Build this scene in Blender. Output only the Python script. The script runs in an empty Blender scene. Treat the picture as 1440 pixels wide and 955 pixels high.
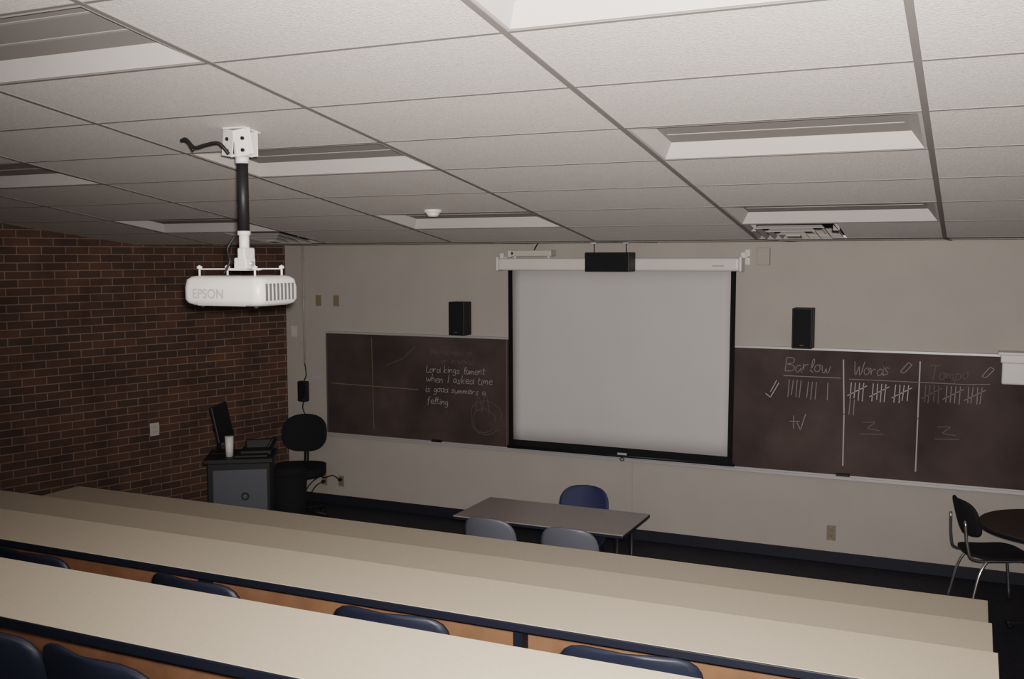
import bpy, bmesh, math, random
from mathutils import Vector, Matrix, Euler
random.seed(4)
S = bpy.context.scene

# ------------------------------------------------------------ materials
def mat(name, col, rough=0.6, metal=0.0, noise=0.0, nscale=60.0, bump=0.0, spec=0.4):
    m = bpy.data.materials.new(name); m.use_nodes = True
    nt = m.node_tree; b = nt.nodes['Principled BSDF']
    b.inputs['Base Color'].default_value = (*col, 1)
    b.inputs['Roughness'].default_value = rough
    b.inputs['Metallic'].default_value = metal
    b.inputs['Specular IOR Level'].default_value = spec
    tc = nt.nodes.new('ShaderNodeTexCoord')
    n = nt.nodes.new('ShaderNodeTexNoise'); n.inputs['Scale'].default_value = nscale
    n.inputs['Detail'].default_value = 4
    nt.links.new(tc.outputs['Object'], n.inputs['Vector'])
    if noise > 0:
        r = nt.nodes.new('ShaderNodeValToRGB')
        r.color_ramp.elements[0].position = 0.3; r.color_ramp.elements[1].position = 0.7
        r.color_ramp.elements[0].color = (*[max(0, c*(1-noise)) for c in col], 1)
        r.color_ramp.elements[1].color = (*[min(1, c*(1+noise)) for c in col], 1)
        nt.links.new(n.outputs['Fac'], r.inputs['Fac'])
        nt.links.new(r.outputs['Color'], b.inputs['Base Color'])
    if bump > 0:
        bp = nt.nodes.new('ShaderNodeBump'); bp.inputs['Strength'].default_value = bump
        bp.inputs['Distance'].default_value = 0.004
        nt.links.new(n.outputs['Fac'], bp.inputs['Height'])
        nt.links.new(bp.outputs['Normal'], b.inputs['Normal'])
    return m

def brick_mat():
    m = bpy.data.materials.new('brick_masonry'); m.use_nodes = True
    nt = m.node_tree; b = nt.nodes['Principled BSDF']; b.inputs['Roughness'].default_value = 0.85
    b.inputs['Specular IOR Level'].default_value = 0.2
    uv = nt.nodes.new('ShaderNodeUVMap')
    br = nt.nodes.new('ShaderNodeTexBrick')
    br.inputs['Scale'].default_value = 1.0
    br.inputs['Brick Width'].default_value = 0.215
    br.inputs['Row Height'].default_value = 0.072
    br.inputs['Mortar Size'].default_value = 0.006
    br.inputs['Mortar Smooth'].default_value = 0.4
    br.inputs['Bias'].default_value = -0.1
    br.inputs['Color1'].default_value = (0.128, 0.078, 0.058, 1)
    br.inputs['Color2'].default_value = (0.082, 0.058, 0.052, 1)
    br.inputs['Mortar'].default_value = (0.25, 0.185, 0.15, 1)
    nt.links.new(uv.outputs['UV'], br.inputs['Vector'])
    n = nt.nodes.new('ShaderNodeTexNoise'); n.inputs['Scale'].default_value = 3.0; n.inputs['Detail'].default_value = 8
    nt.links.new(uv.outputs['UV'], n.inputs['Vector'])
    mx = nt.nodes.new('ShaderNodeMix'); mx.data_type = 'RGBA'; mx.blend_type = 'MULTIPLY'
    mx.inputs['Factor'].default_value = 0.6
    r = nt.nodes.new('ShaderNodeValToRGB')
    r.color_ramp.elements[0].position = 0.3; r.color_ramp.elements[1].position = 0.7
    r.color_ramp.elements[0].color = (0.55, 0.53, 0.54, 1); r.color_ramp.elements[1].color = (1.25, 1.18, 1.1, 1)
    nt.links.new(n.outputs['Fac'], r.inputs['Fac'])
    nt.links.new(br.outputs['Color'], mx.inputs['A']); nt.links.new(r.outputs['Color'], mx.inputs['B'])
    nt.links.new(mx.outputs['Result'], b.inputs['Base Color'])
    bp = nt.nodes.new('ShaderNodeBump'); bp.invert = True
    bp.inputs['Strength'].default_value = 0.6; bp.inputs['Distance'].default_value = 0.006
    nt.links.new(br.outputs['Fac'], bp.inputs['Height']); nt.links.new(bp.outputs['Normal'], b.inputs['Normal'])
    return m

WALL = mat('cream_wall_paint', (0.405, 0.372, 0.340), 0.7, noise=0.03, nscale=3, spec=0.25)
TILE = mat('acoustic_tile', (0.76, 0.725, 0.705), 0.9, noise=0.13, nscale=110, bump=0.5, spec=0.1)
GRID = mat('ceiling_grid_metal', (0.24, 0.225, 0.215), 0.7, spec=0.15)  # T-bars darkened: the shadow along them is put into this grey
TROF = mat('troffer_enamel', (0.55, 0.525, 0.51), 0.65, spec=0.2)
TROFD = mat('troffer_shade_grey', (0.33, 0.31, 0.295), 0.7, spec=0.2)  # upper panel's grazing shade put into the grey; diffusers reuse it
TROFT = mat('troffer_lamp_strip', (0.42, 0.40, 0.38), 0.7, spec=0.2)
BRICK = brick_mat()
FLOOR = mat('dark_floor_vinyl', (0.028, 0.028, 0.040), 0.6, noise=0.3, nscale=20)
BASEB = mat('black_vinyl_base', (0.018, 0.019, 0.030), 0.6)
BOARD = mat('brown_chalkboard', (0.078, 0.059, 0.056), 0.75, noise=0.28, nscale=2.2, spec=0.2)
CHALK = mat('chalk', (0.40, 0.375, 0.375), 0.9)
CHALKM = mat('soft_chalk', (0.26, 0.225, 0.225), 0.9)
CHALKD = mat('faded_chalk', (0.150, 0.120, 0.120), 0.9)
CHALKY = mat('yellow_chalk', (0.20, 0.155, 0.10), 0.9)
ALU = mat('aluminium', (0.46, 0.45, 0.45), 0.45, 0.3)
ALUD = mat('anodised_trim', (0.16, 0.14, 0.14), 0.5, 0.3)
SCREEN = mat('matte_screen_fabric', (0.54, 0.52, 0.525), 0.85, noise=0.02, nscale=2)
BLACK = mat('black_plastic', (0.015, 0.015, 0.017), 0.5)
BLACKC = mat('black_cloth', (0.013, 0.013, 0.015), 0.9, bump=0.3, nscale=200)
BORDER = mat('black_screen_border', (0.009, 0.009, 0.010), 0.9)
WHITE = mat('white_enamel', (0.68, 0.655, 0.63), 0.4)
WHITEP = mat('white_projector_plastic', (0.72, 0.69, 0.67), 0.35)
GREYT = mat('grey_text', (0.42, 0.41, 0.40), 0.6)
VENT = mat('dark_vent', (0.14, 0.14, 0.14), 0.7)
SCRN = mat('monitor_glass', (0.012, 0.012, 0.015), 0.3)
LAM = mat('beige_laminate', (0.61, 0.535, 0.44), 0.5, noise=0.04, nscale=90)
EDGE = mat('dark_edge_band', (0.013, 0.016, 0.027), 0.5)
WOOD = mat('orange_wood_panel', (0.30, 0.155, 0.09), 0.5, noise=0.15, nscale=9)
BLUE = mat('navy_plastic', (0.018, 0.023, 0.040), 0.45)
BLUEB = mat('blue_chair_fabric', (0.022, 0.030, 0.075), 0.7)
BLUEG = mat('grey_blue_plastic', (0.12, 0.13, 0.155), 0.4)
BLACKS = mat('dark_seat_fabric', (0.020, 0.018, 0.020), 0.9)
CHROME = mat('chrome', (0.6, 0.6, 0.6), 0.25, 0.9)
DESKT = mat('grey_brown_laminate', (0.26, 0.225, 0.215), 0.4, noise=0.06, nscale=30)
DTABLE = mat('dark_round_laminate', (0.065, 0.05, 0.042), 0.45)
PLATE = mat('tan_wall_plate', (0.24, 0.19, 0.14), 0.5)
PLATEW = mat('ivory_wall_plate', (0.55, 0.52, 0.47), 0.5)
CABG = mat('grey_cabinet_door', (0.085, 0.09, 0.105), 0.5)
PAPER = mat('paper', (0.42, 0.35, 0.40), 0.8)
CREAMD = mat('cream_metal', (0.37, 0.335, 0.30), 0.5)

# ------------------------------------------------------------ builder
class B:
    def __init__(s): s.bm = bmesh.new(); s.mats = []
    def mi(s, m):
        if m not in s.mats: s.mats.append(m)
        return s.mats.index(m)
    def merge(s, t, m, M=None, smooth=False):
        if M is not None: t.transform(M)
        i = s.mi(m)
        for f in t.faces: f.material_index = i; f.smooth = smooth
        bmesh.ops.recalc_face_normals(t, faces=t.faces)
        me = bpy.data.meshes.new('tmp'); t.to_mesh(me); t.free(); s.bm.from_mesh(me); bpy.data.meshes.remove(me)
    def box(s, c, d, m, bev=0.0, seg=2, rot=None):
        t = bmesh.new(); bmesh.ops.create_cube(t, size=1.0)
        t.transform(Matrix.Diagonal((d[0], d[1], d[2], 1)))
        if bev > 0:
            bmesh.ops.bevel(t, geom=list(t.edges), offset=min(bev, min(d)*0.49), segments=seg, profile=0.5, affect='EDGES')
        M = Matrix.Translation(c)
        if rot: M = M @ Euler(rot).to_matrix().to_4x4()
        s.merge(t, m, M, smooth=False); return s
    def bb(s, x0, x1, y0, y1, z0, z1, m, bev=0.0, seg=2):
        return s.box(((x0+x1)/2, (y0+y1)/2, (z0+z1)/2), (abs(x1-x0), abs(y1-y0), abs(z1-z0)), m, bev, seg)
    def cyl(s, p0, p1, r, m, seg=20, r2=None):
        p0 = Vector(p0); p1 = Vector(p1); d = p1-p0
        t = bmesh.new()
        bmesh.ops.create_cone(t, cap_ends=True, segments=seg, radius1=r, radius2=r if r2 is None else r2, depth=d.length)
        M = Matrix.Translation((p0+p1)/2) @ d.to_track_quat('Z', 'Y').to_matrix().to_4x4()
        t.transform(M); i = s.mi(m)
        for f in t.faces: f.material_index = i; f.smooth = len(f.verts) == 4
        me = bpy.data.meshes.new('tmp'); t.to_mesh(me); t.free(); s.bm.from_mesh(me); bpy.data.meshes.remove(me); return s
    def tube(s, pts, r, m, seg=8, n=6):
        P = [Vector(p) for p in pts]; Q = []
        for i in range(len(P)-1):
            a = P[max(i-1, 0)]; b = P[i]; c = P[i+1]; d = P[min(i+2, len(P)-1)]
            for k in range(n):
                t = k/n
                Q.append(0.5*((2*b)+(c-a)*t+(2*a-5*b+4*c-d)*t*t+(3*b-a-3*c+d)*t**3))
        Q.append(P[-1])
        t = bmesh.new(); rings = []
        for i, q in enumerate(Q):
            d = (Q[min(i+1, len(Q)-1)]-Q[max(i-1, 0)]).normalized()
            if rings: u = (u - d*u.dot(d)).normalized()
            else: u = d.orthogonal().normalized()
            w = d.cross(u)
            rings.append([t.verts.new(q+r*(math.cos(2*math.pi*k/seg)*u+math.sin(2*math.pi*k/seg)*w)) for k in range(seg)])
        for i in range(len(rings)-1):
            for k in range(seg):
                t.faces.new((rings[i][k], rings[i][(k+1) % seg], rings[i+1][(k+1) % seg], rings[i+1][k]))
        t.faces.new(rings[0][::-1]); t.faces.new(rings[-1])
        s.merge(t, m, None, True); return s
    def hexa(s, v, m):
        t = bmesh.new(); V = [t.verts.new(p) for p in v]
        for f in ((0,3,2,1),(4,5,6,7),(0,1,5,4),(1,2,6,5),(2,3,7,6),(3,0,4,7)): t.faces.new([V[i] for i in f])
        s.merge(t, m); return s
    def quad(s, v, m):
        t = bmesh.new(); t.faces.new([t.verts.new(p) for p in v])
        i = s.mi(m)
        for f in t.faces: f.material_index = i
        me = bpy.data.meshes.new('tmp'); t.to_mesh(me); t.free(); s.bm.from_mesh(me); bpy.data.meshes.remove(me); return s
    def sheet(s, fn, nu, nv, th, m):
        t = bmesh.new(); th = Vector(th); A = []; C = []
        for i in range(nu+1):
            A.append([]); C.append([])
            for j in range(nv+1):
                p = Vector(fn(i/nu, j/nv)); A[-1].append(t.verts.new(p)); C[-1].append(t.verts.new(p+th))
        for i in range(nu):
            for j in range(nv):
                t.faces.new((A[i][j], A[i+1][j], A[i+1][j+1], A[i][j+1]))
                t.faces.new((C[i][j], C[i][j+1], C[i+1][j+1], C[i+1][j]))
        for i in range(nu):
            t.faces.new((A[i][0], C[i][0], C[i+1][0], A[i+1][0])); t.faces.new((A[i][nv], A[i+1][nv], C[i+1][nv], C[i][nv]))
        for j in range(nv):
            t.faces.new((A[0][j], A[0][j+1], C[0][j+1], C[0][j])); t.faces.new((A[nu][j], C[nu][j], C[nu][j+1], A[nu][j+1]))
        bmesh.ops.remove_doubles(t, verts=t.verts, dist=1e-5)
        bmesh.ops.dissolve_degenerate(t, dist=1e-5, edges=t.edges)
        s.merge(t, m, None, True); return s
    def ribbon(s, pts, w, m, y):
        w = w*0.8
        for (x0, z0), (x1, z1) in zip(pts[:-1], pts[1:]):
            d = Vector((x1-x0, z1-z0))
            if d.length < 1e-5: continue
            d.normalize(); n = Vector((-d.y, d.x))*w/2; e = d*w*0.3
            s.quad([(x0-e.x+n.x, y, z0-e.y+n.y), (x1+e.x+n.x, y, z1+e.y+n.y), (x1+e.x-n.x, y, z1+e.y-n.y), (x0-e.x-n.x, y, z0-e.y-n.y)], m)
    def done(s, name, loc=(0,0,0), rz=0.0, parent=None):
        me = bpy.data.meshes.new(name); s.bm.to_mesh(me); s.bm.free()
        for m in s.mats: me.materials.append(m)
        o = bpy.data.objects.new(name, me); S.collection.objects.link(o)
        o.location = loc; o.rotation_euler = (0, 0, rz)
        if parent: o.parent = parent
        return o

# ------------------------------------------------------------ room dimensions (metres, front floor z=0)
XL, XR, YF, YB = -6.76, 3.0, 8.9, -3.8
SPL = 0.29                      # splay of the brick side wall (m per m)
def wx(y): return XL - SPL*(YF-y)
KY, KZ, SL = 7.25, 2.757, 0.1458
def cz(y): return KZ + (KY-y)*SL if y < KY else KZ
XB = wx(YB)

b = B(); b.hexa([(XB-.1, YB-.1, -.1), (XR+.1, YB-.1, -.1), (XR+.1, YF+.1, -.1), (XL-.1, YF+.1, -.1),
                 (XB-.1, YB-.1, 0), (XR+.1, YB-.1, 0), (XR+.1, YF+.1, 0), (XL-.1, YF+.1, 0)], FLOOR); b.done('floor')
tiers = [(5.08, 0.25), (3.98, 0.49), (2.85, 0.745), (1.72, 0.99), (0.6, 1.24), (-0.5, 1.49), (-1.6, 1.74)]
b = B(); prev = 0.0
def slab(y0, y1, z0, z1, m):
    b.hexa([(wx(y0), y0, z0), (XR, y0, z0), (XR, y1, z0), (wx(y1), y1, z0), (wx(y0), y0, z1), (XR, y0, z1), (XR, y1, z1), (wx(y1), y1, z1)], m)
for y, z in tiers:
    slab(YB, y, prev, z, FLOOR); slab(y, y+.012, z-.03, z+.003, BASEB); prev = z
b.done('floor_seating_tiers')

B().bb(XL-0.1, XR+0.1, YF, YF+0.12, 0, 3.2, WALL).done('wall_front')
B().bb(XR, XR+0.12, YB, YF, 0, 5.6, WALL).done('wall_right')
B().bb(XB-0.1, XR+0.1, YB-0.12, YB, 0, 5.6, WALL).done('wall_back')
me = bpy.data.meshes.new('wall_left')
vv = [(XB, YB, 0), (XL, YF, 0), (XL, YF, 5.6), (XB, YB, 5.6), (XB-.12, YB, 0), (XL-.12, YF, 0), (XL-.12, YF, 5.6), (XB-.12, YB, 5.6)]
me.from_pydata(vv, [], [(3,2,1,0), (4,5,6,7), (0,1,5,4), (2,3,7,6), (1,2,6,5), (3,0,4,7)])
uvl = me.uv_layers.new(name='UVMap'); k = math.hypot(1, SPL)
for l in me.loops:
    co = me.vertices[l.vertex_index].co; uvl.data[l.index].uv = (co.y*k, co.z)
me.materials.append(BRICK); o = bpy.data.objects.new('wall_left', me); S.collection.objects.link(o)
B().bb(XL+0.001, XR-0.001, YF-0.014, YF-0.0005, 0, 0.10, BASEB, 0.003).done('baseboard_front')
B().bb(XR-0.014, XR-0.0005, 5.1, YF-0.015, 0, 0.10, BASEB, 0.003).done('baseboard_right')
B().bb(-2.86, -2.852, YF-0.004, YF-0.0005, 0.10, 0.77, CREAMD).done('trim_wall_seam')

# ceiling
xs = [-0.20-1.22*k for k in range(9, -1, -1)] + [1.02, 2.24, XR]
ys = [KY-0.6*k for k in range(0, 19)]
def cell(xa): return min(range(len(xs)-1), key=lambda i: abs(xs[i]-xa))
fixcols = [cell(-6.30), cell(-3.86), cell(-1.42), cell(1.02)]
fixrows = [1, 4, 7, 10, 13, 16]
diff = {(cell(-1.42), 0): (-1.42, -0.81), (cell(-6.30), 0): (-5.69, -5.08)}
b = B()
def sbox(b, x0, x1, y0, y1, d0, d1, m):
    b.hexa([(x0,y0,cz(y0)+d0),(x1,y0,cz(y0)+d0),(x1,y1,cz(y1)+d0),(x0,y1,cz(y1)+d0),
            (x0,y0,cz(y0)+d1),(x1,y0,cz(y0)+d1),(x1,y1,cz(y1)+d1),(x0,y1,cz(y1)+d1)], m)
for i in range(len(xs)-1):
    for k in range(len(ys)-1):
        if xs[i+1] < wx(ys[k+1])-.1: continue
        if i in fixcols and k in fixrows: continue
        x0, x1 = xs[i], xs[i+1]
        if (i, k) in diff:
            a, c = diff[(i, k)]
            if x0 < a-0.01: sbox(b, x0, a, ys[k+1], ys[k], 0, 0.02, TILE)
            if c < x1-0.01: sbox(b, c, x1, ys[k+1], ys[k], 0, 0.02, TILE)
            continue
        sbox(b, x0, x1, ys[k+1], ys[k], 0, 0.02, TILE)
    if xs[i+1] > wx(KY)-.1: b.bb(xs[i], xs[i+1], KY, YF, KZ, KZ+0.02, TILE)
b.done('ceiling')
b = B()
for x in xs[1:-1]:
    ye = min(KY, YF-(XL-x)/SPL) if x < XL else KY
    if ye < ys[-1]+.2: continue
    sbox(b, x-0.013, x+0.013, ys[-1], ye, -0.004, 0.002, GRID)
    if ye == KY:
        y2 = YF-.002 if x > XL else YF-(XL-x)/SPL
        if y2 > KY: b.bb(x-0.013, x+0.013, KY, y2, KZ-0.004, KZ+0.002, GRID)
for y in ys:
    sbox(b, wx(y)+.004, XR-.002, y-0.0075, y+0.0075 if y < KY-.1 else y, -0.0025, 0.002, GRID)
b.bb(XL+.002, XR-.002, YF-0.022, YF-0.001, KZ-0.006, KZ, CREAMD)
b.bb(wx(8.04)+.01, XR-.002, 8.04, 8.058, KZ-0.005, KZ, GRID)
b.done('trim_ceiling_grid')

for i in fixcols:
    for k in fixrows:
        x0, x1, y0, y1 = xs[i]+.014, xs[i+1]-.014, ys[k+1]+.010, ys[k]-.010
        b = B(); t = 0.014
        P = lambda x, y, d: (x, y, cz(y)+d)
        sbox(b, x0, x1, y0, y0+t, -0.001, 0.01, TROF); sbox(b, x0, x1, y1-t, y1, -0.001, 0.01, TROF)
        sbox(b, x0, x0+t, y0+t, y1-t, -0.001, 0.01, TROF); sbox(b, x1-t, x1, y0+t, y1-t, -0.001, 0.01, TROF)
        X0, X1, Y0, Y1 = x0+t, x1-t, y0+t, y1-t
        H = 0.058; ix = 0.05; n = 0.02; f = 0.07
        a = [P(X0,Y0,.0), P(X1,Y0,.0), P(X1,Y1,.0), P(X0,Y1,.0)]
        c = [P(X0+ix,Y0+n,H), P(X1-ix,Y0+n,H), P(X1-ix,Y1-f,H), P(X0+ix,Y1-f,H)]
        for q in range(4):
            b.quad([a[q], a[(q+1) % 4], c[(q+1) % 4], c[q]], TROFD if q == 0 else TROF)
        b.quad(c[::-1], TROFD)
        for f1 in (0.33, 0.7):
            yy = Y0+n+(Y1-f-Y0-n)*f1
            sbox(b, X0+ix+.02, X1-ix-.02, yy-.008, yy+.008, H-.002, H, TROFT)
        b.done('recessed_light_fixture')

for (i, k), (a, c) in diff.items():
    b = B(); y0, y1 = ys[1], ys[0]; ax, cy = (a+c)/2, (y0+y1)/2
    sbox(b, a+.01, c-.01, y0+.01, y1-.01, 0.075, 0.085, BLACK)
    for r, d in ((0.285, -0.002), (0.22, -0.018), (0.155, -0.028), (0.09, -0.036)):
        w = 0.020
        for (p, q) in ((-1, 0), (1, 0), (0, -1), (0, 1)):
            if p: v = [(ax+p*r, cy-r), (ax+p*r, cy+r), (ax+p*(r-w), cy+(r-w)), (ax+p*(r-w), cy-(r-w))]
            else: v = [(ax-r, cy+q*r), (ax+r, cy+q*r), (ax+(r-w), cy+q*(r-w)), (ax-(r-w), cy+q*(r-w))]
            z = [d, d, d+0.02, d+0.02]
            lo = [(x, y, cz(y)+zz) for (x, y), zz in zip(v, z)]; hi = [(x, y, zz+0.004) for x, y, zz in lo]
            b.hexa(lo+hi, TROFD)
    sbox(b, ax-.045, ax+.045, cy-.045, cy+.045, -0.04, -0.03, TROFD)
    for sx in (-1, 1): sbox(b, ax+sx*.27-.02, ax+sx*.27+.02, cy-.02, cy+.02, 0.0, 0.075, TROFD)
    b.done('air_diffuser')

b = B(); yy = 5.94; xx = -3.30
b.cyl((xx, yy, cz(yy)+.002), (xx, yy, cz(yy)-.018), 0.06, WHITE, 28); b.cyl((xx, yy, cz(yy)-.018), (xx, yy, cz(yy)-.045), 0.05, WHITE, 28, 0.03)
b.done('smoke_detector')

# ------------------------------------------------------------ chalkboard
BX0, BX1, BZ0, BZ1 = -6.22, 1.35, 0.775, 1.833; FY = YF-0.02
b = B()
b.bb(BX0, BX1, FY, YF-0.0005, BZ0, BZ1, BOARD)
b.bb(BX0-.01, BX1+.01, FY-0.012, YF-0.0005, BZ1, BZ1+0.022, ALU, 0.003)
b.bb(BX0-.015, BX0, FY-0.008, YF-0.0005, BZ0, BZ1, ALUD); b.bb(BX1, BX1+.015, FY-0.008, YF-0.0005, BZ0, BZ1, ALUD)
b.bb(BX0-.01, BX1+.01, YF-0.075, YF-0.0005, BZ0-0.028, BZ0-0.016, ALU, 0.002)
b.bb(BX0-.01, BX1+.01, YF-0.08, YF-0.07, BZ0-0.028, BZ0-0.004, ALU, 0.002)
b.bb(BX0-.01, BX1+.01, FY-0.01, YF-0.0005, BZ0-0.016, BZ0+0.002, ALU)
b.bb(-4.136, -4.124, FY-0.002, YF-.001, BZ0, BZ1, ALUD)
board = b.done('chalkboard')
L = {'L': [[(.1,1),(.03,.1),(.1,0),(.5,.05)]], 'B': [[(0,0),(0,1),(.4,.98),(.58,.82),(.5,.62),(.05,.52),(.5,.45),(.65,.25),(.5,.03),(0,0)]], 'e': [[(0,.25),(.35,.33),(.4,.48),(.2,.58),(.02,.4),(.03,.15),(.2,0),(.45,.1)]],
 'l': [[(.05,.1),(.25,.7),(.22,1),(.1,.85),(.1,.1),(.25,.02)]], 'o': [[(.25,.55),(.08,.48),(0,.25),(.12,.03),(.33,.06),(.42,.3),(.25,.55),(.48,.5)]], 'w': [[(0,.55),(.08,.1),(.2,.02),(.3,.4),(.38,.04),(.5,.1),(.58,.55)]],
 'W': [[(0,1),(.12,.1),(.2,0),(.38,.7),(.5,0),(.62,.2),(.75,1)]], 'r': [[(0,.55),(.05,0),(.08,.35),(.2,.52),(.35,.5)]], 'd': [[(.4,.42),(.2,.52),(0,.3),(.1,.02),(.3,.05),(.42,.3),(.47,1),(.45,.1),(.55,.03)]],
 's': [[(.38,.5),(.15,.52),(.08,.38),(.32,.22),(.3,.05),(.02,.03)]], 'T': [[(-.1,.95),(.6,1)],[(.28,.97),(.2,0)]], 'm': [[(0,.5),(.03,0),(.08,.4),(.2,.52),(.26,.3),(.27,0),(.32,.38),(.45,.52),(.52,.3),(.55,0)]],
 'p': [[(.05,.5),(0,-.35)],[(.04,.35),(.2,.53),(.38,.4),(.35,.12),(.15,.02),(.03,.12)]], 'a': [[(.38,.45),(.18,.54),(.02,.35),(.05,.08),(.22,0),(.38,.3),(.4,.5),(.4,.08),(.5,.02)]],
 'h': [[(.05,1),(.02,0),(.1,.38),(.25,.52),(.35,.35),(.37,0)]], 'i': [[(.1,.5),(.1,.05),(.2,.02)],[(.1,.7),(.12,.74)]], 'n': [[(0,.5),(.03,0),(.1,.38),(.25,.52),(.36,.3),(.37,0)]],
 'g': [[(.38,.45),(.18,.54),(.02,.35),(.1,.08),(.3,.1),(.38,.45),(.38,-.2),(.2,-.38),(.02,-.25)]], 't': [[(.15,.85),(.13,.1),(.25,0),(.35,.05)],[(0,.55),(.35,.58)]],
 'k': [[(.03,1),(.02,0)],[(.35,.55),(.05,.25),(.38,0)]], 'f': [[(.4,.9),(.25,1),(.15,.8),(.15,-.2)],[(0,.5),(.35,.52)]], 'u': [[(0,.5),(.05,.08),(.2,0),(.33,.2),(.37,.52),(.38,.05),(.48,.0)]], 'I': [[(.15,1),(.12,0)]]}
b = B(); CY = FY-0.0012
def word(t, x, z, h, w=0.007, m=CHALKM, sx=.9, adv=.56):
    for ch in t:
        dz = random.uniform(-.08, .08)*h
        if ch in L:
            for st in L[ch]: b.ribbon([(x+(p[0]+p[1]*.12)*h*sx, z+dz+p[1]*h) for p in st], w, m, CY)
        x += h*sx*({'l': .3, 'i': .27, 'I': .3, 'm': .68, 'w': .66, 'W': .8, 'B': .7, 'T': .6, ' ': .45, 't': .4}.get(ch, .5))
def w2(t, x, z, h, m=CHALK, w=.0055): word(t, x, z, h, w, m, 1.15)
w2('Lord kings lament', -5.03, 1.475, .072); w2('when I asked time', -5.03, 1.375, .08)
w2('is good summers a', -5.04, 1.275, .070); w2('felting', -5.02, 1.155, .072)
b.ribbon([(-5.67, 1.80), (-5.655, .84)], 0.008, CHALKY, CY); b.ribbon([(-6.18, 1.305), (-5.12, 1.29)], 0.009, CHALKY, CY)
b.ribbon([(-5.5, 1.52), (-5.3, 1.60), (-5.15, 1.73)], 0.007, CHALKD, CY)
w2('the madness of', -4.98, 1.66, .06, CHALKD, .005); w2('or in words', -4.85, 1.57, .06, CHALKD, .005)
for r, c, zc in ((.12, -4.38, 1.02), (.17, -4.36, 1.05)):
    b.ribbon([(c+r*math.cos(t*.35)*(1+.12*math.sin(t*1.2)), zc+r*math.sin(t*.35)) for t in range(17)], .006, CHALKD, CY)
b.ribbon([(-4.47, 1.1), (-4.46, 1.22), (-4.44, 1.26), (-4.42, 1.22), (-4.40, 1.1), (-4.38, 1.24), (-4.355, 1.28), (-4.34, 1.24), (-4.32, 1.08)], .006, CHALKD, CY)
word('Barlow', -1.48, 1.64, 0.12, sx=1.0); word('Words', -.92, 1.64, 0.115); word('Tompo', -.32, 1.635, 0.115, 0.007, CHALKD)
b.ribbon([(-1.49, 1.605), (-1.02, 1.605)], .008, CHALKM, CY); b.ribbon([(-.95, 1.60), (-.05, 1.60), (.12, 1.61)], .006, CHALKM, CY)
b.ribbon([(-1.0, 1.76), (-.985, 1.3), (-.985, .86)], .013, CHALK, CY); b.ribbon([(-.40, 1.77), (-.405, 1.3), (-.41, .86)], .013, CHALK, CY)
def tally(x, z, n, m=CHALKM, cross=True, w=.008):
    for i in range(n): b.ribbon([(x+i*.033+random.uniform(-.006, .006), z+random.uniform(-.012, .012)), (x+i*.033+.008, z+.14)], w, m, CY)
    if cross: b.ribbon([(x-.02, z+.03), (x+n*.033, z+.12)], w, m, CY)
tally(-1.45, 1.43, 4, cross=False); tally(-1.29, 1.42, 3, cross=False); tally(-1.13, 1.42, 1, cross=False)
for i in range(3): tally(-.94+i*.175, 1.43, 4, CHALK, w=.009)
tally(-.945, 1.29, 2, cross=False)
for i in range(3): tally(-.36+i*.16, 1.44, 4, CHALKM if i else CHALKD, w=.008)
b.ribbon([(-1.64, 1.44), (-1.60, 1.41), (-1.53, 1.54)], .009, CHALK, CY); b.ribbon([(-1.60, 1.46), (-1.55, 1.56)], .008, CHALK, CY)
b.ribbon([(-1.43, 1.21), (-1.35, 1.215)], .008, CHALKM, CY); b.ribbon([(-1.40, 1.26), (-1.40, 1.15)], .008, CHALKM, CY); b.ribbon([(-1.37, 1.20), (-1.34, 1.14), (-1.30, 1.28)], .009, CHALKM, CY)
for x in (-.83, -.25):
    b.ribbon([(x, 1.24), (x+.1, 1.25), (x+.03, 1.19), (x+.13, 1.18)], .009, CHALKD, CY); b.ribbon([(x-.02, 1.14), (x+.16, 1.15)], .009, CHALKD, CY)
for x, z in ((-.55, 1.68), (.06, 1.67)):
    b.ribbon([(x, z), (x+.06, z+.08), (x+.09, z+.06), (x+.03, z-.01), (x, z)], .008, CHALKM, CY)
b.done('chalk_writing', parent=board)
for x in (-.98, -4.90):
    b = B(); b.box((x, YF-.04, BZ0+.007), (.11, .04, .022), BLACK, .004); b.box((x, YF-.04, BZ0-.009), (.11, .04, .012), PLATEW)
    b.done('chalkboard_eraser', parent=board)

# ------------------------------------------------------------ projection screen
b = B(); CY0, CY1 = 8.685, 8.815
b.bb(-4.13, -1.85, CY0, CY1, 2.505, 2.62, WHITE, 0.022, 4)
for x in (-4.14, -1.84): b.bb(x-.014, x+.014, CY0-.006, CY1+.006, 2.498, 2.634, WHITE, 0.015, 3)
for x in (-4.10, -1.82):
    b.bb(x-.02, x+.02, CY1-.03, YF-.0005, 2.62, 2.632, WHITE); b.bb(x-.02, x+.02, YF-.008, YF-.0005, 2.56, 2.69, WHITE)
    b.bb(x-.02, x+.02, CY0+.03, CY0+.04, 2.62, 2.665, WHITE)
b.box((-2.03, CY0-.001, 2.55), (.1, .002, .014), GREYT)
def fab(x0, x1, z0, z1, m, dy=0):
    def fn(u, v):
        x = x0+(x1-x0)*u; z = z0+(z1-z0)*v
        k = (2.5-z)/1.65
        return (x - (x+2.965)*0.006*k, 8.745+dy+0.012*math.sin((x+4)*2.2)*k*k, z)
    b.sheet(fn, 24, 10, (0, 0.0015, 0), m)
fab(-4.005, -1.93, .885, 2.505, SCREEN)
fab(-4.05, -1.885, .815, 2.505, BORDER, 0.0022)
fab(-4.05, -1.885, .815, .885, BORDER, -0.001)
b.cyl((-4.06, 8.745, .812), (-1.875, 8.745, .812), 0.014, BLACK, 12)
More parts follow.
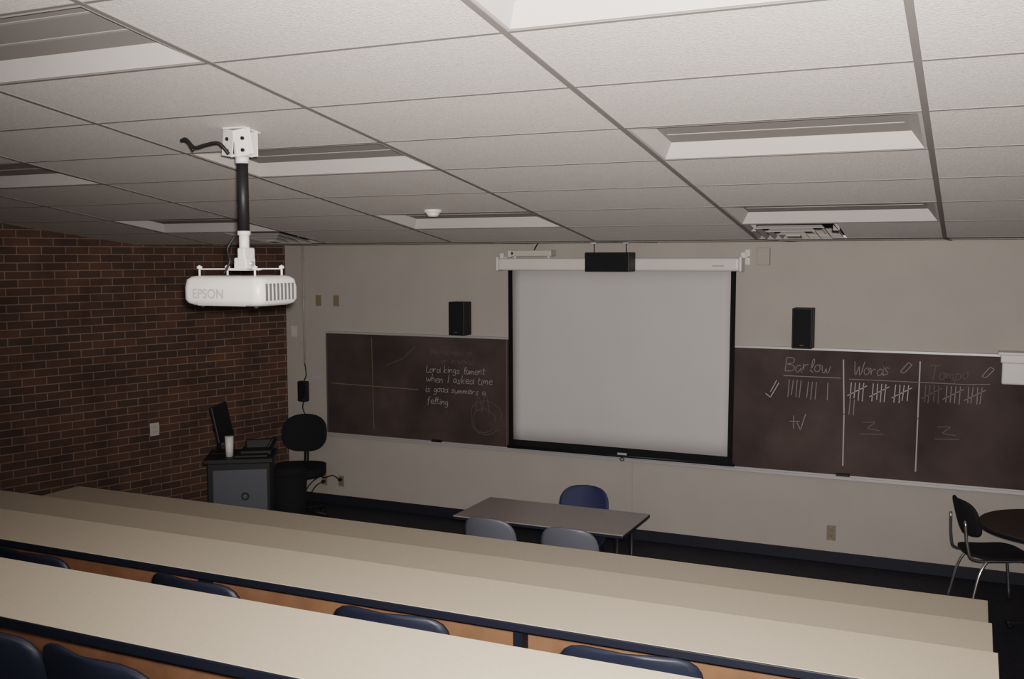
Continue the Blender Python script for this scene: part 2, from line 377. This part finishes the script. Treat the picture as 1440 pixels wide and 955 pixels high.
b.box((-2.90, 8.735, .832), (.09, .02, .02), ALU, .004); b.tube([(-2.9, 8.73, .80), (-2.92, 8.73, .785), (-2.9, 8.73, .77), (-2.88, 8.73, .785), (-2.9, 8.73, .80)], .004, BLACK)
b.done('projection_screen')
b = B(); b.box((-3.79, 8.75, 2.665), (.41, .13, .055), PLATEW, .008); b.box((-3.98, 8.684, 2.665), (.02, .003, .02), BLACK)
b.bb(-3.97, -3.95, 8.71, 8.79, 2.6205, 2.64, WHITE); b.bb(-3.63, -3.61, 8.71, 8.79, 2.6205, 2.64, WHITE)
b.tube([(-3.77, 8.72, 2.69), (-3.75, 8.71, 2.72), (-3.72, 8.70, 2.757)], .006, BLACK)
b.done('wireless_receiver')

def speaker(w, d, h, x, y, z, horiz=False):
    b = B(); b.box((0, 0, 0), (w, d, h), BLACK, .006)
    b.box((0, -d/2-.004, 0), (w-.02, .012, h-.02), BLACKC, .005)
    if not horiz:
        b.box((0, -d/2-.011, -h/2+.03), (.03, .002, .006), VENT)
        b.bb(-.03, .03, d/2, YF-.0005-y, -.04, .04, BLACK)
    else:
        for sx in (-1, 1):
            b.cyl((sx*.15, 0, h/2-.002), (sx*.15, 0, KZ-z-.001), .004, BLACK, 8)
            b.box((sx*.15, 0, KZ-z-.006), (.05, .05, .008), WHITE)
    b.done('wall_speaker' if not horiz else 'center_speaker', (x, y, z))
speaker(.17, .16, .325, -4.575, 8.76, 2.035); speaker(.165, .16, .34, -1.315, 8.76, 2.03)
speaker(.41, .19, .17, -2.965, 8.56, 2.585, True)

# ------------------------------------------------------------ small wall items
def plate(name, x, z, w, h, m, kind):
    b = B(); b.box((0, -.003, 0), (w, .006, h), m, .002)
    if kind == 'outlet':
        for s in (-1, 1):
            b.box((0, -.007, s*h*.2), (w*.5, .003, h*.26), m, .001)
            for t in (-1, 1): b.box((t*w*.1, -.009, s*h*.2), (.004, .002, .012), BLACK)
    else:
        b.box((0, -.008, 0), (w*.2, .01, h*.22), m, .001)
    for s in (-1, 1): b.cyl((0, -.006, s*h*.42), (0, -.0075, s*h*.42), .003, ALU, 8)
    return b.done(name, (x, YF-.0005, z))
plate('light_switch', -6.335, 2.175, .07, .115, PLATE, 'sw'); plate('light_switch', -6.11, 2.175, .07, .115, PLATE, 'sw')
plate('wall_outlet', -6.30, .252, .07, .115, PLATE, 'outlet'); plate('wall_outlet', -6.085, .255, .07, .115, PLATE, 'outlet')
plate('wall_outlet', -1.068, .262, .075, .13, PLATE, 'outlet'); plate('light_switch', -6.66, 1.84, .075, .12, PLATEW, 'sw')
o = plate('wall_outlet', 0, 0, .095, .125, PLATEW, 'outlet'); o.location = (wx(7.38)+.001, 7.38, .975); o.rotation_euler = (0, 0, math.pi/2-math.atan(SPL))
B().box((-1.68, YF-.02, 2.63), (.11, .04, .15), WALL, .006).cyl((-1.68, YF-.041, 2.63), (-1.68, YF-.045, 2.63), .02, CREAMD).done('wall_junction_box')
b = B(); b.cyl((-6.52, YF-.014, 1.50), (-6.52, YF-.014, KZ-.001), .010, CREAMD, 12)
for z in (1.7, 2.2, 2.6): b.bb(-6.545, -6.495, YF-.026, YF-.0005, z, z+.02, CREAMD, .003)
b.done('conduit_pipe')
B().box((-6.38, YF-.0015, 1.345), (.14, .002, .10), PAPER).box((-6.38, YF-.003, 1.365), (.10, .001, .006), GREYT).box((-6.38, YF-.003, 1.345), (.10, .001, .006), GREYT).done('paper_notice')
b = B(); b.box((-6.53, YF-.035, 1.20), (.11, .07, .22), BLACK, .012)
b.box((-6.47, YF-.085, 1.20), (.045, .03, .20), BLACK, .012, 3, (0, .12, 0)); b.box((-6.46, YF-.095, 1.28), (.06, .045, .05), BLACK, .015, 3); b.box((-6.49, YF-.095, 1.12), (.06, .045, .05), BLACK, .015, 3)
b.tube([(-6.51, YF-.06, 1.09), (-6.53, YF-.05, 1.02), (-6.50, YF-.04, .92), (-6.52, YF-.04, .86)], .006, BLACK)
b.tube([(-6.53, YF-.02, 1.31), (-6.50, YF-.02, 1.38), (-6.52, YF-.014, 1.50)], .006, BLACK)
b.done('wall_telephone')
b = B(); b.bb(.20, .50, YF-.16, YF-.0205, 1.63, 1.80, WHITE, .012, 3); b.bb(.17, .53, YF-.19, YF-.0005, 1.862, 1.885, WHITE, .006)
b.bb(.19, .51, YF-.17, YF-.0345, 1.80, 1.862, WHITE, .006)
b.done('wall_mounted_dispenser')
b = B(); b.box((-6.30, YF-.025, .235), (.035, .035, .03), BLACK, .005); b.box((-6.085, YF-.025, .275), (.035, .035, .03), BLACK, .005)
b.tube([(-6.085, YF-.04, .275), (-6.13, YF-.09, .33), (-6.22, YF-.10, .30), (-6.30, YF-.1, .30), (-6.42, YF-.12, .2), (-6.50, YF-.15, .05), (-6.55, YF-.25, .006)], .006, BLACK)
b.tube([(-6.30, YF-.04, .235), (-6.36, YF-.08, .19), (-6.45, YF-.12, .06), (-6.55, YF-.2, .02)], .006, BLACK)
b.done('power_cord')

# ------------------------------------------------------------ projector (ceiling mounted)
PX, PY = -3.20, 3.90
b = B(); bx, by = -3.225, 3.90; w, d = .47, .31; z0, z1 = 2.412, 2.552
def rr(w, d, r, n=6):
    pts = []
    for cx, cy, a0 in ((w/2-r, d/2-r, 0), (-w/2+r, d/2-r, 90), (-w/2+r, -d/2+r, 180), (w/2-r, -d/2+r, 270)):
        for k in range(n+1):
            a = math.radians(a0+90*k/n); pts.append((cx+r*math.cos(a), cy+r*math.sin(a)))
    return pts
t = bmesh.new(); rings = []
for z, ins in ((z0, .03), (z0+.012, .008), (z0+.03, 0), (z0+.085, 0), (z1-.018, .006), (z1-.004, .022), (z1, .04)):
    rings.append([t.verts.new((bx+x, by+y, z)) for x, y in rr(w-2*ins, d-2*ins, .05)])
for r0, r1 in zip(rings[:-1], rings[1:]):
    n = len(r0)
    for k in range(n): t.faces.new((r0[k], r0[(k+1) % n], r1[(k+1) % n], r1[k]))
t.faces.new(rings[0][::-1]); t.faces.new(rings[-1]); b.merge(t, WHITEP, None, True)
for k in range(8):
    y = by-d/2+.05+k*.028; b.box((bx+w/2-.0, y, z0+.066), (.004, .015, .08), VENT, .001)
b.box((bx, by-d/2+.012, z0+.005), (w*.6, .01, .01), GREYT, .002)
b.cyl((bx+.12, by+d/2-.01, z0+.06), (bx+.12, by+d/2+.02, z0+.06), .045, BLACK, 24)
for sx in (-1, 1):
    b.cyl((bx+sx*.16, by-.09, z0), (bx+sx*.16, by-.09, z0-.012), .012, BLACK, 12)
pz = z1+.028
b.box((PX, PY, pz), (.12, .10, .006), WHITE, .002)
for sx in (-1, 1):
    for sy in (-1, 1):
        e = (bx+sx*.165, by+sy*.10)
        dx, dy = e[0]-PX, e[1]-PY; ln = math.hypot(dx, dy); an = math.atan2(dy, dx)
        b.box((PX+dx/2, PY+dy/2, pz+.004), (ln, .022, .005), WHITE, .001, rot=(0, 0, an))
        b.cyl((e[0], e[1], z1-.008), (e[0], e[1], pz+.022), .005, WHITE, 10); b.cyl((e[0], e[1], pz+.006), (e[0], e[1], pz+.018), .013, WHITE, 12)
b.box((PX, PY, pz+.03), (.075, .07, .055), WHITE, .006); b.box((PX+.01, PY, pz+.075), (.045, .08, .06), WHITE, .008)
b.box((PX-.04, PY-.01, pz+.045), (.02, .05, .03), BLACK, .004)
b.cyl((PX-.05, PY, pz+.03), (PX+.05, PY, pz+.03), .012, ALU, 12)
b.cyl((PX, PY, pz+.08), (PX, PY, 2.76), .024, WHITE, 20)
b.cyl((PX, PY, 2.755), (PX, PY, 3.10), .027, BLACK, 24)
b.cyl((PX, PY, 2.745), (PX, PY, 2.765), .031, WHITE, 24); b.cyl((PX, PY, 3.085), (PX, PY, 3.12), .032, WHITE, 24)
ct = cz(PY)
b.box((PX, PY, ct-.006), (.13, .12, .008), WHITE, .002, rot=(-math.atan(SL), 0, 0))
for s, a in ((-1, .25), (1, -.25)):
    b.box((PX+s*.045, PY-.045, ct-.066), (.088, .006, .125), WHITE, .002, rot=(0, a*.7, s*.3))
    for zz in (-.035, .02): b.cyl((PX+s*.045, PY-.055, ct-.068+zz), (PX+s*.045, PY-.046, ct-.068+zz), .009, BLACK, 12)
b.box((PX, PY+.03, ct-.068), (.14, .006, .12), WHITE, .002)
b.box((PX, PY-.005, ct-.125), (.09, .07, .012), WHITE, .003)
b.tube([(PX-.03, PY-.06, ct-.12), (PX-.07, PY-.08, ct-.07), (PX-.14, PY-.09, ct-.075), (PX-.20, PY-.10, ct-.085), (PX-.25, PY-.10, ct-.045), (PX-.28, PY-.10, ct-.05)], .009, BLACK)
b.tube([(PX-.27, PY-.10, ct-.048), (PX-.24, PY-.10, ct-.06), (PX-.20, PY-.11, ct-.10)], .007, BLACK)
b.tube([(PX-.03, PY-.03, 2.74), (PX-.06, PY-.05, 2.68), (PX-.04, PY-.06, 2.62), (PX-.07, PY-.07, 2.56)], .006, BLACK)
proj = b.done('ceiling_projector')
tc = bpy.data.curves.new('label', 'FONT'); tc.body = 'EPSON'; tc.size = .062; tc.extrude = .0008; tc.offset = 0.001
to = bpy.data.objects.new('projector_label', tc); S.collection.objects.link(to); tc.materials.append(GREYT)
to.rotation_euler = (math.pi/2, 0, 0); to.location = (bx-.165, by-d/2-.0006, z0+.036); to.parent = proj

# ------------------------------------------------------------ tiered tables
def row_table(yn, yf, zt, zf, x0):
    b = B(); x1 = .115
    b.bb(x0, x1, yn, yf, zt-.036, zt-.002, EDGE, .004)
    b.bb(x0+.004, x1-.004, yn+.005, yf-.005, zt-.004, zt, LAM, .001)
    b.bb(x0+.05, x1-.05, yf-.07, yf-.05, zf+.22, zt-.036, WOOD)
    x = x1-.12
    while x > x0:
        b.bb(x-.02, x+.02, yf-.24, yf-.18, zf+.02, zt-.036, EDGE); b.bb(x-.03, x+.03, yn+.04, yf-.05, zf, zf+.03, EDGE, .006)
        x -= 1.66
    b.done('lecture_table')
row_table(5.60, 6.05, .74, 0, -6.75); row_table(4.48, 4.93, .992, .25, -6.9); row_table(3.48, 3.92, 1.225, .49, -6.9); row_table(2.21, 2.67, 1.485, .745, -6.9)

# ------------------------------------------------------------ chairs
def chair(name, x, y, z, rz, ms, legm=CHROME, w=.43, hh=.82, n=3.2, bh=.36):
    b = B(); hw = w/2
    def sw(v, n=n): return (max(0, 1-abs(2*v-1)**n))**(1/n)
    def cosv(v): return .5-.5*math.cos(math.pi*v)
    def back(u, v):
        v = cosv(v); s = (2*u-1); ww = hw*sw(v)
        return (s*ww, -.20-.07*v+.05*s*s*sw(v), hh-bh+bh*v)
    b.sheet(back, 14, 16, (0, -.012, 0), ms)
    def seat(u, v):
        v = cosv(v); s = 2*u-1; ww = hw*sw(v, 4)
        return (s*ww, -.21+.44*v, .435+.02*s*s-.015*math.sin(math.pi*v)-.03*max(0, v-.8)*5*.5)
    b.sheet(seat, 14, 14, (0, 0, -.014), ms)
    for s in (-1, 1):
        b.tube([(s*.13, -.262, hh-.14), (s*.15, -.245, .50), (s*.16, -.20, .415), (s*.17, .0, .41), (s*.17, .17, .405), (s*.19, .20, .30), (s*.20, .23, .012)], .011, legm, n=4)
        b.tube([(s*.16, -.10, .41), (s*.18, -.17, .30), (s*.20, -.24, .012)], .011, legm)
        for yy in (.23, -.24): b.cyl((s*.20, yy, 0), (s*.20, yy, .02), .015, BLACK, 10)
    b.cyl((-.17, .12, .408), (.17, .12, .408), .009, legm, 8); b.cyl((-.165, -.08, .408), (.165, -.08, .408), .009, legm, 8)
    b.done(name, (x, y, z), rz)
for x in (-.18, -1.03, -1.95, -2.86, -3.80, -4.58, -5.44, -6.3): chair('stackable_chair', x, 3.36, .49, random.uniform(-.08, .08), BLUE, EDGE, w=.50, hh=.85, n=5)
for x in (-.2, -1.30, -2.10, -2.63, -3.5, -4.4, -5.3, -6.2): chair('stackable_chair', x, 2.16, .745, random.uniform(-.12, .12), BLUE, EDGE, w=.50, hh=.845, n=4)
for x in (-.3, -1.2, -2.1, -3.0, -3.9, -4.8, -5.7): chair('stackable_chair', x, 4.50, .25, random.uniform(-.08, .08), BLUE, EDGE, hh=.79)
for x in (-.3, -1.2, -2.1, -3.0, -3.9, -4.8, -5.7): chair('stackable_chair', x, 5.60, 0, random.uniform(-.08, .08), BLUE, EDGE, hh=.79)
chair('stackable_chair', -3.05, 6.50, 0, -.06, BLUEG, w=.42, n=3); chair('stackable_chair', -2.46, 6.48, 0, .03, BLUEG, w=.42, n=3)
chair('side_chair', -2.75, 7.20, 0, math.pi+.1, BLUEB, BLACK, w=.40)
chair('side_chair', .17, 8.22, 0, -math.pi/2+.40, BLACKS, w=.43, hh=.84, bh=.27)

b = B(); b.bb(-3.45, -2.14, 6.47, 7.10, .715, .74, DESKT, .004); b.bb(-3.452, -2.138, 6.468, 7.102, .712, .734, EDGE, .004)
for x in (-3.36, -2.23):
    b.bb(x-.02, x+.02, 6.60, 6.97, .68, .712, BLACK, .004)
    for y in (6.62, 6.95): b.cyl((x, y, .03), (x, y, .70), .016, BLACK, 12)
    b.bb(x-.025, x+.025, 6.52, 7.05, 0, .03, BLACK, .008)
b.bb(-3.34, -2.25, 6.775, 6.795, .66, .70, BLACK)
b.done('presenter_table')

b = B(); TX, TY = .56, 7.93
b.cyl((TX, TY, .713), (TX, TY, .74), .49, DTABLE, 64); b.cyl((TX, TY, .711), (TX, TY, .734), .493, EDGE, 64)
b.cyl((TX, TY, .05), (TX, TY, .712), .035, BLACK, 24); b.cyl((TX, TY, .69), (TX, TY, .712), .16, BLACK, 24)
for k in range(4):
    a = k*math.pi/2+.3; b.box((TX+.15*math.cos(a), TY+.15*math.sin(a), .035), (.32, .06, .035), BLACK, .01, rot=(0, 0, a))
    b.cyl((TX+.28*math.cos(a), TY+.28*math.sin(a), 0), (TX+.28*math.cos(a), TY+.28*math.sin(a), .02), .02, BLACK, 12)
b.done('round_table')

# office chair
b = B()
def ell(u, v, hw):
    v2 = .5-.5*math.cos(math.pi*v); s = 2*u-1; k = (max(0, 1-abs(2*v2-1)**2.6))**(1/2.6); return s*hw*k, v2, s, k
def back(u, v):
    x, v2, s, k = ell(u, v, .225); return (x, -.20-.05*v2+.05*s*s*k, .66+.37*v2)
b.sheet(back, 16, 16, (0, -.05, 0), BLACKC)
def seat(u, v):
    x, v2, s, k = ell(u, v, .25); return (x, -.20+.46*v2, .55+.012*s*s-.03*max(0, v2-.75))
b.sheet(seat, 16, 16, (0, 0, -.09), BLACKC)
b.tube([(0, -.27, .82), (0, -.29, .62), (0, -.24, .46), (0, -.05, .445)], .025, BLACK)
b.cyl((0, 0, .10), (0, 0, .46), .026, BLACK, 16); b.cyl((0, 0, .08), (0, 0, .26), .038, BLACK, 16)
b.box((0, 0, .455), (.16, .2, .03), BLACK, .008)
for k in range(5):
    a = k*2*math.pi/5+.3; ex, ey = .29*math.cos(a), .29*math.sin(a)
    b.cyl((0, 0, .11), (ex, ey, .075), .024, BLACK, 10, .014); b.cyl((ex-.02*math.sin(a), ey+.02*math.cos(a), .03), (ex+.02*math.sin(a), ey-.02*math.cos(a), .03), .03, BLACK, 14)
b.done('office_chair', (-6.10, 8.22, 0), math.radians(205))
b = B(); b.cyl((0, 0, 0), (0, 0, .62), .14, BLACKC, 28, .175); b.cyl((0, 0, .60), (0, 0, .63), .182, BLACKC, 28); b.cyl((0, 0, .63), (0, 0, .67), .178, BLACKC, 28, .12)
b.done('waste_bin', (-5.86, 7.70, 0))

# lectern
LR = math.radians(33)
b = B()
b.bb(-.26, .26, -.22, .22, .06, .885, BLACK, .006); b.bb(-.29, .29, -.25, .25, .885, .925, BLACK, .008)
b.bb(-.215, .235, -.226, -.22, .12, .83, CABG, .003); b.cyl((.05, -.23, .60), (.05, -.226, .60), .035, BLACK, 20); b.cyl((.05, -.233, .60), (.05, -.23, .60), .02, CABG, 20)
for sx in (-.22, .22):
    for sy in (-.17, .17): b.cyl((sx, sy, 0), (sx, sy, .062), .03, BLACK, 12)
b.box((.13, .02, .945), (.26, .22, .04), BLACK, .006); b.box((.14, .10, .99), (.22, .05, .09), BLACK, .01)
b.box((.10, -.14, .935), (.28, .10, .02), BLACK, .004)
b.tube([(.22, .05, .96), (.27, .08, 1.04), (.28, .16, 1.02), (.24, .20, .93)], .012, BLACK)
b.done('lectern', (-5.79, 6.95, 0), LR)
b = B(); b.bb(-.10, .10, -.08, .08, .0, .015, BLACK, .005); b.cyl((0, .03, .01), (0, .03, .20), .018, BLACK, 12)
b.box((0, 0, .27), (.38, .028, .32), BLACK, .008, rot=(-.2, 0, 0)); b.box((0, -.0165, .272), (.35, .002, .28), SCRN, rot=(-.2, 0, 0)); b.box((0, .03, .27), (.2, .04, .14), BLACK, .015)
b.done('computer_monitor', (-5.98, 6.93, .925), math.radians(112))
b = B(); b.cyl((0, 0, 0), (0, 0, .165), .032, WHITE, 24, .036); b.cyl((0, 0, .165), (0, 0, .175), .038, WHITE, 24); b.done('paper_cup', (-5.81, 6.82, .925))

# ------------------------------------------------------------ camera
cd = bpy.data.cameras.new('camera'); cam = bpy.data.objects.new('camera', cd); S.collection.objects.link(cam)
right = Vector((.9091, .4167, -.0027)).normalized(); fwd = Vector((-.4154, .9058, -.0827)).normalized()
up = right.cross(fwd).normalized(); right = fwd.cross(up).normalized()
M = Matrix((right, up, -fwd)).transposed().to_4x4(); M.translation = Vector((0, 0, 2.645))
cam.matrix_world = M; cd.sensor_width = 36; cd.sensor_fit = 'HORIZONTAL'; cd.lens = 35.6; cd.clip_start = .02
S.camera = cam

# ------------------------------------------------------------ lights
def light(name, typ, loc, energy, col, **k):
    ld = bpy.data.lights.new(name, typ); ld.energy = energy; ld.color = col
    for a, v in k.items(): setattr(ld, a, v)
    o = bpy.data.objects.new(name, ld); S.collection.objects.link(o); o.location = loc; return o
o = light('camera_flash', 'SPOT', (.04, 0, 2.70), 1500, (1, .945, .90), spot_size=math.radians(94), spot_blend=1.0, shadow_soft_size=.03)
o.rotation_euler = Vector((-.30, .90, .10)).to_track_quat('-Z', 'Y').to_euler()
o = light('rear_fill_light', 'AREA', (-1.0, -2.2, 3.3), 30, (1, .95, .93), shape='RECTANGLE', size=4, size_y=1.4)  # unseen fill panel added behind the camera to raise the ambient light
o.rotation_euler = Vector((-.1, 1, -.05)).to_track_quat('-Z', 'Y').to_euler()
w = bpy.data.worlds.new('w'); S.world = w; w.use_nodes = True; w.node_tree.nodes['Background'].inputs[0].default_value = (.02, .02, .02, 1)
S.view_settings.view_transform = 'Filmic'
try: S.view_settings.look = 'Medium High Contrast'
except Exception:
    try: S.view_settings.look = 'Filmic - Medium High Contrast'
    except Exception: pass
S.view_settings.exposure = 0.0
